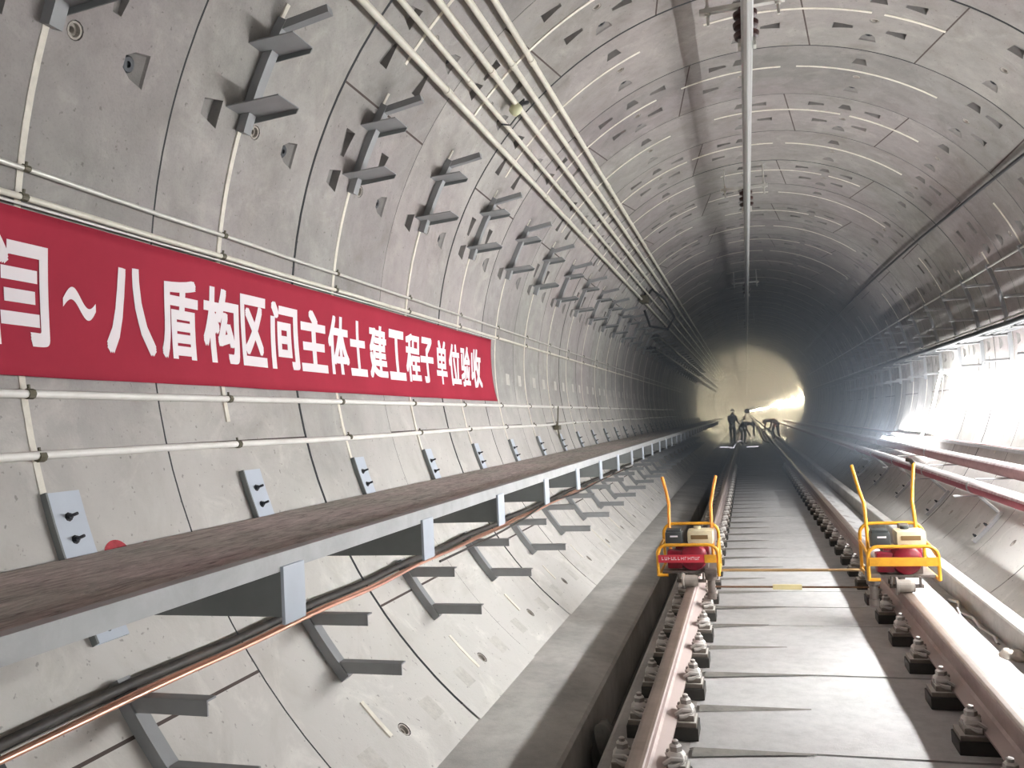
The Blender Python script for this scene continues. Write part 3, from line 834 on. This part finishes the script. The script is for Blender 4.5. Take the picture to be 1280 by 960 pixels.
b = B(); b.box((-.045, 0, -.012), (.21, .035, .036), M['sleeve'], .006); b.build('sleeve', t)
t = thing('gauge_rod', (0, 7.08, 0), 'ochre rod behind the dark one, joining the rear of both machines', 'rod', 'rods joining the machines')
b = B(); b.tube([(-.60, 0, .03), (.56, 0, .03)], .0115, M['rodpale'], 8); b.build('rod', t, 50)
b = B()
for xx in (-.60, .56): b.lathe((xx-.02, 0, .03), (1, 0, 0), [(0, .018), (.04, .018)], M['rod'], 8)
b.build('end_collars', t, 40)

# ------------------------------------------------------------------ right wall
def right_bracket(root):
    b = B(); b.arcband(-4, 21, R-.004, R-.045, -.022, .022, M['grey']); b.build('backbone', root, 40)
    for z, ln in ((2.64, .32), (2.36, .32), (2.05, .30), (1.76, .28)):
        xw = wall_x(z, 1)-.03
        b = B(); b.box((xw-ln/2, 0, z), (ln, .035, .012), M['dustgrey']); b.box((xw-ln/2+.01, .016, z+.014), (ln-.02, .006, .03), M['dustgrey']); b.build('arm', root, 0)
series('cable_rack', right_bracket, 22, 'cable bracket', 'four-armed brackets on the right wall', lambda k: far_or(k, 16,
       lambda k: 'four-armed cable bracket on the right wall above the light, %s one ahead of the camera' % ORD[k],
       'tiny distant cable bracket on the dark right wall', 'distant right brackets'), kmin=-2)
wall_run('thin_pipe', 20.2, .03, .012, M['galv'], 2, 40, 'thin pale pipe along the top of the right wall brackets', 'pipe', 'pipes on the right wall', 'clip', M['clip'], seed=21)
wall_run('thin_pipe', 7.0, .05, .012, M['galv'], 2, 40, 'thin pale pipe with clips above the bright light on the right wall', 'pipe', 'pipes on the right wall', 'clip', M['clip'], seed=22)
loose('black_cable', [W(31.5, 4, R-.04), W(33.2, 6.5, R-.04), W(34.6, 8.3, R-.05), W(36.0, 10.5, R-.04), W(37.4, 13, R-.05), W(38.9, 17.5, R-.04), W(39.3, 24, R-.04), W(39, 34, R-.04)], .016, M['cable'],
      'dark cable slung along the upper right vault', 'cable')
for i, (dx, r) in enumerate(((.345, .032), (.27, .034), (.195, .032), (.12, .034))):
    loose('power_cable', [(wall_x(2.08, 1)-dx+.006*sin(y*1.1+i), y, 2.06+r+.004*sin(y*5+i)) for y in [-6+.6*q for q in range(70)]], r, M['cable'],
          'black cable resting on the right wall brackets, ' + ['outermost of four', 'second of four from the track', 'third of four from the track', 'closest of four to the wall'][i], 'cable', 'cables on the right wall')
def pipe_right(name, x, z, r, mat, label, clamps):
    t = thing(name, (0, 0, 0), label, 'pipe', 'fire pipes on the right wall')
    b = B(); b.tube([(x, y, z) for y in (-6, 0, 6, 12, 18, 30, 60)], r, mat, 18); b.build('run', t, 60)
    for y in clamps:
        b = B(); b.lathe((x, y-.03, z), (0, 1, 0), [(0, r*1.0), (.002, r*1.06), (.058, r*1.06), (.06, r)], M['dustgrey'], 18); b.build('clamp', t, 40)
    return t
SUP = [7.05, 9.3, 11.55, 13.8, 16.05, 18.3]
pipe_right('fire_pipe', 1.89, .455, .068, M['pipered'], 'big dusty red pipe on brackets along the foot of the right wall', SUP)
pipe_right('fire_pipe', 2.19, .615, .075, M['pipemauve'], 'dusty mauve pipe behind the red one, close against the right wall', [8.4, 12.9, 17.4])
def pipe_support(root):
    b = B(); b.box((1.85, 0, .365), (.32, .09, .012), M['dustgrey'], .002); b.build('shelf', root)
    xw = wall_x(.18, 1)
    b = B(); b.tube([(1.93, 0, .36), (xw-.02, 0, .12+.06)], .018, M['dustgrey'], 6); b.build('strut', root)
    b = B(); b.arcband(313, 321.5, R-.004, R-.04, -.03, .03, M['dustgrey'])
    b.build('backbone', root, 40)
    for a in (314.2, 317.4):
        b = B(); c = W(a, 0, R-.04); b.lathe(c, W(a, 0, 0)-c, [(0, .014), (.02, .014), (.02, .009), (.035, .009)], M['bolt'], 6); b.build('bolt', root, 40)
    b = B(); b.box((2.07, .0, .527), (.32, .10, .012), M['dustgrey'], .002); b.build('upper_shelf', root)
p0 = None
for i, y in enumerate(SUP):
    lab = 'dusty bracket under the red pipe on the right wall, %s from the right edge' % ORD[i]
    if p0 is None: p0 = thing('pipe_support', (0, y, 0), lab, 'pipe bracket', 'brackets under the fire pipes'); pipe_support(p0)
    else: dup(p0, (0, y, 0), lab)
t = thing('cable_tray', (0, 0, 0), 'narrow dusty cable tray along the right wall just above the mauve pipe', 'cable tray')
b = B(); xw = wall_x(.76, 1)
b.prism([(xw-.085, .745), (xw-.01, .745), (xw-.01, .757), (xw-.078, .757), (xw-.078, .785), (xw-.085, .785)], -6, 40, M['dustgrey']); b.build('tray', t, 0)
b = B()
b.tube([(xw-.045, y, .780+.003*sin(y*3)) for y in [-6+.5*i for i in range(92)]], .022, M['pipemauve'], 8); b.build('cable', t, 60)

# ------------------------------------------------------------------ lights: LED rope lights strung along the wall, and added fill lamps
def rope(name, pts, r, mat, label):
    t = thing(name, (0, 0, 0), label, 'rope light', 'rope lights on the right wall')
    P = [Vector(p) for p in pts]; out = []
    for i in range(len(P)-1):
        p0, p1, p2, p3 = P[max(i-1, 0)], P[i], P[i+1], P[min(i+2, len(P)-1)]
        for q in range(4):
            u = q/4
            out.append(.5*((2*p1)+(p2-p0)*u+(2*p0-5*p1+4*p2-p3)*u*u+(3*p1-p0-3*p2+p3)*u**3))
    out.append(P[-1])
    b = B(); b.tube(out, r, mat, 6); b.build('light_tube', t, 60)
    return t
pts = []
for (a, y) in ((344, 8.2), (351, 9.1), (353.2, 9.8), (351.2, 10.6), (350.6, 11.2), (352.3, 12.1), (356.5, 13.2), (352, 13.55), (345, 13.65), (337, 13.8), (332.6, 14.0), (332.2, 15.4), (331.9, 17.2)):
    pts.append(W(a, y, R-.22))
rope('rope_light', pts, .014, M['led'], 'blindingly bright white rope light looped along the right wall above the pipes')
def fill(root):  # lamp added out of view to brighten the floor and left wall
    n = Vector((-.97, 0, -.243)); u = Vector((-.243, 0, .97)); rot = Matrix((( -n.x, 0, u.x), (0, 1, 0), (-n.z, 0, u.z)))
    b = B(); b.box((0, 0, 0), (.045, 1.46, .11), M['dustgrey'], .006, rot=rot)
    for yy in (-.5, .5): b.tube([(0, yy, 0), (.41, yy, .0)], .008, M['galv'], 6)
    b.build('housing', root)
    b = B(); b.box(n*.0245, (.005, 1.4, .085), M['fill'], rot=rot); b.build('diffuser', root, 0)
    n2 = Vector((.97, 0, -.243)); u2 = Vector((.243, 0, .97)); rot2 = Matrix(((n2.x, 0, u2.x), (0, 1, 0), (n2.z, 0, u2.z)))  # added rear glow panel that brightens the right wall
    b = B(); b.box(n2*.031, (.012, 1.4, .05), M['rearfill'], rot=rot2); b.build('rear_fill_panel', root, 0)
b0 = None
for i, y in enumerate((-2.6, 4.75, 6.2, 7.65)):
    lab = 'long batten lamp added out of view on the right, %s' % ('behind the camera', 'first ahead of the camera', 'second ahead of the camera', 'next to the rope light')[i]
    if b0 is None: b0 = thing('fill_lamp', (2.17, y, 1.25), lab, 'lamp', 'batten lamps added on the right'); fill(b0)
    else: dup(b0, (2.17, y, 1.25), lab)
pts = [W(358+5*sin(i*1.7), 47+(2.5*i if i < 16 else 40+48*(i-16)), R-.12) for i in range(33)]
rope('rope_light', pts, .02, M['ledfar'], 'warm bright rope light far down the tunnel on the right wall')

# ------------------------------------------------------------------ far end: workers, sheet, hose, cables
def tube_person(name, loc, rz, joints, edges, label, wear, scale=1.0):
    t = thing(name, loc, label, 'person'); t.rotation_euler = (0, 0, rz); t.scale = (scale,)*3
    me = bpy.data.meshes.new('body'); names = list(joints)
    me.from_pydata([joints[n][0] for n in names], [(names.index(a), names.index(c)) for a, c in edges], [])
    ob = bpy.data.objects.new('body', me); COL.objects.link(ob)
    sk = ob.modifiers.new('skin', 'SKIN'); sb = ob.modifiers.new('sub', 'SUBSURF'); sb.levels = 1; sb.render_levels = 1
    for i, n in enumerate(names):
        d = me.skin_vertices[0].data[i]; r = joints[n][1]; d.radius = (r, r); d.use_root = (n == 'pelvis')
    bpy.context.view_layer.update()
    m2 = bpy.data.meshes.new_from_object(ob.evaluated_get(bpy.context.evaluated_depsgraph_get())); bpy.data.objects.remove(ob)
    m2.name = 'body'; m2.materials.clear()
    for mm in wear['mats']: m2.materials.append(mm)
    for p in m2.polygons:
        p.use_smooth = True; p.material_index = wear['pick'](p.center)
    o = bpy.data.objects.new('body', m2); COL.objects.link(o); o.parent = t
    hd = Vector(joints['head'][0])
    b = B(); b.lathe(hd+Vector((0, 0, .03)), wear.get('hat_dir', (0, 0, 1)), [(0, .135), (.012, .14), (.02, .115), (.07, .105), (.105, .07), (.118, .02)], wear['helmet'], 16); b.build('helmet', t, 50)
    b = B(); b.lathe(hd+Vector(wear.get('nose', (0, -.1, 0))), wear.get('nose', (0, -1, 0)), [(0, .02), (.02, .012), (.025, .004)], M['skin'], 8); b.build('nose', t, 50)
    return t
def limbs_base():
    return [('pelvis', 'spine'), ('spine', 'chest'), ('chest', 'neck'), ('neck', 'head'), ('chest', 'sl'), ('chest', 'sr'), ('sl', 'el'), ('sr', 'er'), ('el', 'hl'), ('er', 'hr'), ('hl', 'fl'), ('hr', 'fr'),
            ('pelvis', 'tl'), ('pelvis', 'tr'), ('tl', 'kl'), ('tr', 'kr'), ('kl', 'al'), ('kr', 'ar'), ('al', 'ol'), ('ar', 'or')]
def pose_stand(lean=.1):
    return {'pelvis': ((0, 0, .92), .14), 'spine': ((0, -.03, 1.12), .135), 'chest': ((0, -.07, 1.33), .15), 'neck': ((0, -.1, 1.48), .06), 'head': ((0, -.13, 1.62), .10),
            'sl': ((-.19, -.07, 1.38), .065), 'sr': ((.19, -.07, 1.38), .065), 'el': ((-.25, -.1, 1.12), .05), 'er': ((.25, -.12, 1.12), .05), 'hl': ((-.2, -.3, 1.0), .038), 'hr': ((.2, -.32, 1.02), .038),
            'fl': ((-.18, -.38, .98), .034), 'fr': ((.18, -.4, 1.0), .034), 'tl': ((-.1, 0, .86), .095), 'tr': ((.1, 0, .86), .095), 'kl': ((-.12, -.05, .48), .065), 'kr': ((.12, .0, .48), .065),
            'al': ((-.13, 0, .09), .045), 'ar': ((.13, .05, .09), .045), 'ol': ((-.14, -.14, .05), .045), 'or': ((.14, -.1, .05), .045)}
def pose_bend(sx):
    return {'pelvis': ((0, .15, .86), .15), 'spine': ((0, -.03, .98), .14), 'chest': ((0, -.28, 1.0), .15), 'neck': ((0, -.43, .96), .06), 'head': ((0, -.55, .90), .10),
            'sl': ((-.19, -.3, .98), .065), 'sr': ((.19, -.3, .98), .065), 'el': ((-.22, -.38, .72), .05), 'er': ((.22, -.38, .72), .05), 'hl': ((-.14, -.46, .46), .038), 'hr': ((.14, -.46, .46), .038),
            'fl': ((-.12, -.48, .38), .034), 'fr': ((.12, -.48, .38), .034), 'tl': ((-.11, .14, .80), .1), 'tr': ((.11, .14, .80), .1), 'kl': ((-.14, .02, .46), .065), 'kr': ((.14, .1, .46), .065),
            'al': ((-.14, .12, .09), .045), 'ar': ((.14, .2, .09), .045), 'ol': ((-.15, -.02, .05), .045), 'or': ((.15, .06, .05), .045)}
def pick_stand(c):
    if c.z > 1.5: return 2
    if c.z < .14: return 3
    return 0 if c.z > .95 else 1
def pick_bend(c):
    if c.y < -.44 and c.z > .78: return 2
    if c.z < .14: return 3
    if c.z < .45 and c.y < -.3: return 2
    return 0 if (c.y < .1 and c.z > .6) else 1
E_ = limbs_base()
tube_person('person', (-1.02, 43.5, SLAB), .6, pose_stand(), E_, 'person in dark purple workwear and white helmet standing at the left of the far group', {'mats': [M['purple'], M['navy'], M['skin'], M['boot']], 'pick': pick_stand, 'helmet': M['helmet']})
tube_person('person', (-.42, 42.0, SLAB), .75, pose_bend(1), E_, 'person in dark clothing bent double over the track in the far group', {'mats': [M['navy'], M['navy'], M['skin'], M['boot']], 'pick': pick_bend, 'helmet': M['navy'], 'hat_dir': (0, -.5, .6), 'nose': (0, -.06, -.07)}, 1.05)
tube_person('person', (1.02, 44.0, -.15), -.9, pose_bend(1), E_, 'person in orange vest bending over at the right of the far group', {'mats': [M['vest'], M['navy'], M['skin'], M['boot']], 'pick': pick_bend, 'helmet': M['yhelmet'], 'hat_dir': (0, -.5, .6), 'nose': (0, -.06, -.07)})
for pts, lab in (([(-1.52, 38.4, -.20), (-1.20, 38.5, -.215), (-.98, 38.3, SLAB+.02), (-.93, 38.0, SLAB+.02), (-.87, 38.2, -.16), (-.70, 38.5, .02), (-.58, 38.7, .03)], 'short bright zigzag of rope light lying over the left rail before the far workers'),
                 ([(-.35, 38.6, SLAB+.02), (-.1, 38.5, SLAB+.025), (.14, 38.6, SLAB+.02)], 'short straight piece of rope light lying between the rails before the far workers')):
    b = B(); b.tube(pts, .022, M['faintled'], 6); tag(b.build('light_strip', smooth=60), lab, 'rope light', 'rope lights on the ground')
b = B()
for q in range(3): b.tube([(.62+.27*cos(a*pi/9), 42.6+.12*sin(a*pi/9)+.05*q, .12+.34*sin(a*pi/9)-.05*cos(a*pi/9)) for a in range(18)], .035, M['hose'], 6, closed=True)
tag(b.build('hose_coil', smooth=60), 'pale hose coil standing between the bent worker and the orange-vested one', 'hose')
rg = random.Random(5)
for i, (dx, zz, r) in enumerate(((-2.27, 3.26, .05), (-2.39, 3.26, .045), (-2.45, 2.98, .045), (-2.56, 2.98, .04), (-2.34, 2.97, .04))):
    pts = [(dx+rg.uniform(-.008, .008), 20.6+2.4*q, zz+.03+rg.uniform(-.01, .015)) for q in range(20)]
    loose('power_cable', pts, r, M['cable'], ['thick black cable on the middle arms of the far left brackets, outermost', 'thick black cable on the middle arms of the far left brackets, by the wall',
          'thick black cable on the bottom arms of the far left brackets, in the middle', 'thick black cable on the bottom arms of the far left brackets, by the wall',
          'thick black cable on the bottom arms of the far left brackets, outermost'][i], 'cable', 'far power cables')

# ------------------------------------------------------------------ small things
def lump(name, loc, size, mat, label, cat, seed):
    rg = random.Random(seed); bm = bmesh.new(); bmesh.ops.create_icosphere(bm, subdivisions=3, radius=1)
    for v in bm.verts:
        n = v.co.normalized(); f = 1+.16*sin(n.x*3.1+seed)+.13*sin(n.y*4.3+seed*2)+.1*sin(n.z*5+n.x*4)
        v.co = Vector((n.x*f*size[0], n.y*f*size[1], n.z*f*size[2]))
    b = B(); b.bm(bm, mat); o = b.build(name, None, 40); o.location = loc
    return tag(o, label, cat)
lump('rock', (-1.125, 4.62, -.49), (.075, .13, .13), M['rock'], 'pale rock lying in the dark drain beside the left rail', 'rock', 2)
lump('rubble_lump', (1.085, 5.28, -.115), (.055, .07, .04), M['dustbag'], 'pinkish lump of rubble against the kerb right of the right rail', 'rubble', 5)
b = B(); rg = random.Random(3)
b.tube([(1.08, 6.75, -.128), (1.10, 6.55, -.10), (1.06, 6.35, -.13), (1.10, 6.15, -.12), (1.09, 5.95, -.135), (1.12, 5.75, -.14), (1.10, 5.6, -.143)], .012, M['dustgrey'], 6)
b.tube([(1.11, 6.6, -.132), (1.06, 6.4, -.112), (1.04, 6.2, -.138), (1.07, 6.0, -.14)], .008, M['dustgrey'], 6)
tag(b.build('scrap_cable', smooth=60), 'dusty scrap of cable lying against the kerb beside the right rail', 'cable scrap')
# junction box with tangled lead on the middle conduit, another far box with a cable loop
t = thing('junction_lamp', (0, 0, 0), 'pale oval junction lamp clamped on the middle cream conduit', 'lamp')
c = W(134.1, 6.27, R-.10); ax = (W(134.1, 6.27, 0)-c).normalized(); tg = Vector((-ax.z, 0, ax.x))
b = B(); b.lathe(c+tg*(-.05), tg, [(0, .02), (.01, .04), (.05, .05), (.09, .04), (.1, .02)], M['greenbox'], 16); b.build('housing', t, 50)
b = B(); b.tube([c+tg*.05+Vector((0, -.02, 0)), c+tg*.09+Vector((0, .03, .02)), c+tg*.02+Vector((0, .10, 0)), c-tg*.1+Vector((0, .08, -.02)), c-tg*.16+Vector((0, -.02, 0))], .007, M['cable'], 6)
b.tube([c+tg*.05+Vector((0, .0, 0)), c+tg*.11+Vector((0, .09, 0))], .016, M['cable'], 6); b.build('lead', t, 50)
t = thing('junction_box', (0, 0, 0), 'dark junction box with dangling cable loop on the lowest cream conduits', 'junction box')
c = W(139.8, 16.3, R-.1); 
b = B(); b.box(c, (.16, .3, .14), M['clip'], .015); b.build('box', t)
b = B(); b.tube([c, c+Vector((.12, .4, .25)), c+Vector((.35, .6, .05)), c+Vector((.5, .8, -.3)), c+Vector((.35, .7, -.55)), c+Vector((.05, .3, -.5)), c+Vector((-.02, .1, -.2))], .025, M['cable'], 6)
b.tube([c, c+Vector((.1, 0, .45))], .022, M['cable'], 6); b.build('cable_loop', t, 60)
t = thing('wall_socket', (0, 0, 0), 'small dark fitting on the lower white pipe above the walkway', 'fitting')
c = W(194.2, 10.6, R-.05)
b = B(); b.box(c, (.07, .14, .06), M['clip'], .01); b.build('box', t)
b = B(); b.tube([c, c+Vector((.02, -.12, .05))], .012, M['clip'], 6); b.tube([c, c+Vector((.02, .02, -.14))], .01, M['clip'], 6); b.tube([c, c+Vector((.01, .06, .28))], .008, M['clip'], 6); b.build('lead', t, 50)
# red spray-painted ring number remains on the wall above the walkway
b = B()
for (y, a, ry, ra) in ((2.64, 201.4, .065, 1.25), (2.80, 201.7, .045, .9)):
    n = 18; vs = []; fs = []
    for q in range(n+1):
        th = pi*q/n
        for f in (.45, 1): vs.append(W(a-ra*sin(th)*f, y+ry*cos(th)*f, R-.0045))
    for q in range(n): fs.append((2*q, 2*q+1, 2*q+3, 2*q+2))
    b.add(vs, fs, M['redmark'])
o = b.build('trim_90', smooth=60); structure(o)

# ------------------------------------------------------------------ grinding dust hanging in the tunnel beyond the lit stretch
m = bpy.data.materials.new('hanging_dust'); m.use_nodes = True; nt = m.node_tree; nt.nodes.remove(nt.nodes['Principled BSDF'])
vol = nt.nodes.new('ShaderNodeVolumePrincipled'); vol.inputs['Color'].default_value = (.76, .86, 1.0, 1); vol.inputs['Anisotropy'].default_value = .35
vol.inputs['Density'].default_value = HAZE
nt.links.new(vol.outputs[0], nt.nodes['Material Output'].inputs['Volume'])
b = B(); b.lathe((TX, 13.0, TZ), (0, 1, 0), [(0, R-.3), (29, R-.3)], m, 24)
if HAZE > 0:
    o = b.build('dust_haze', smooth=0); tag(o, 'bluish dust haze hanging in the dark middle stretch of the tunnel', 'haze', kind='stuff')

# ------------------------------------------------------------------ world, camera, view
w = bpy.data.worlds.new('World'); SC.world = w; w.use_nodes = True
bg = w.node_tree.nodes['Background']; bg.inputs[0].default_value = (.93, .96, 1.0, 1); bg.inputs[1].default_value = .06
f, yaw, pit, roll = 1035.39, .2740, .0479, .0511
def ray(v):
    v = Vector(v)
    c, s = cos(roll), sin(roll); v = Vector((c*v[0]+s*v[2], v[1], -s*v[0]+c*v[2]))
    c, s = cos(pit), sin(pit); v = Vector((v[0], c*v[1]-s*v[2], s*v[1]+c*v[2]))
    c, s = cos(yaw), sin(yaw); return Vector((c*v[0]-s*v[1], s*v[0]+c*v[1], v[2]))
cam = bpy.data.cameras.new('Camera'); co = bpy.data.objects.new('Camera', cam); COL.objects.link(co)
rx, fy, uz = ray((1, 0, 0)), ray((0, 1, 0)), ray((0, 0, 1))
mt = Matrix.Identity(4)
for i in range(3): mt[i][0] = rx[i]; mt[i][1] = uz[i]; mt[i][2] = -fy[i]
mt.translation = Vector((-.2563, 0, 1.3211)); co.matrix_world = mt
cam.sensor_width = 36; cam.lens = f/1280*36; cam.clip_start = .05; cam.clip_end = 1200
SC.camera = co
SC.view_settings.view_transform = 'Standard'; SC.view_settings.look = 'None'
SC.view_settings.gamma = 1; SC.view_settings.use_curve_mapping = False; SC.view_settings.exposure = 0.1
SC.cycles.use_denoising = True
SC.cycles.max_bounces = 10; SC.cycles.diffuse_bounces = 6
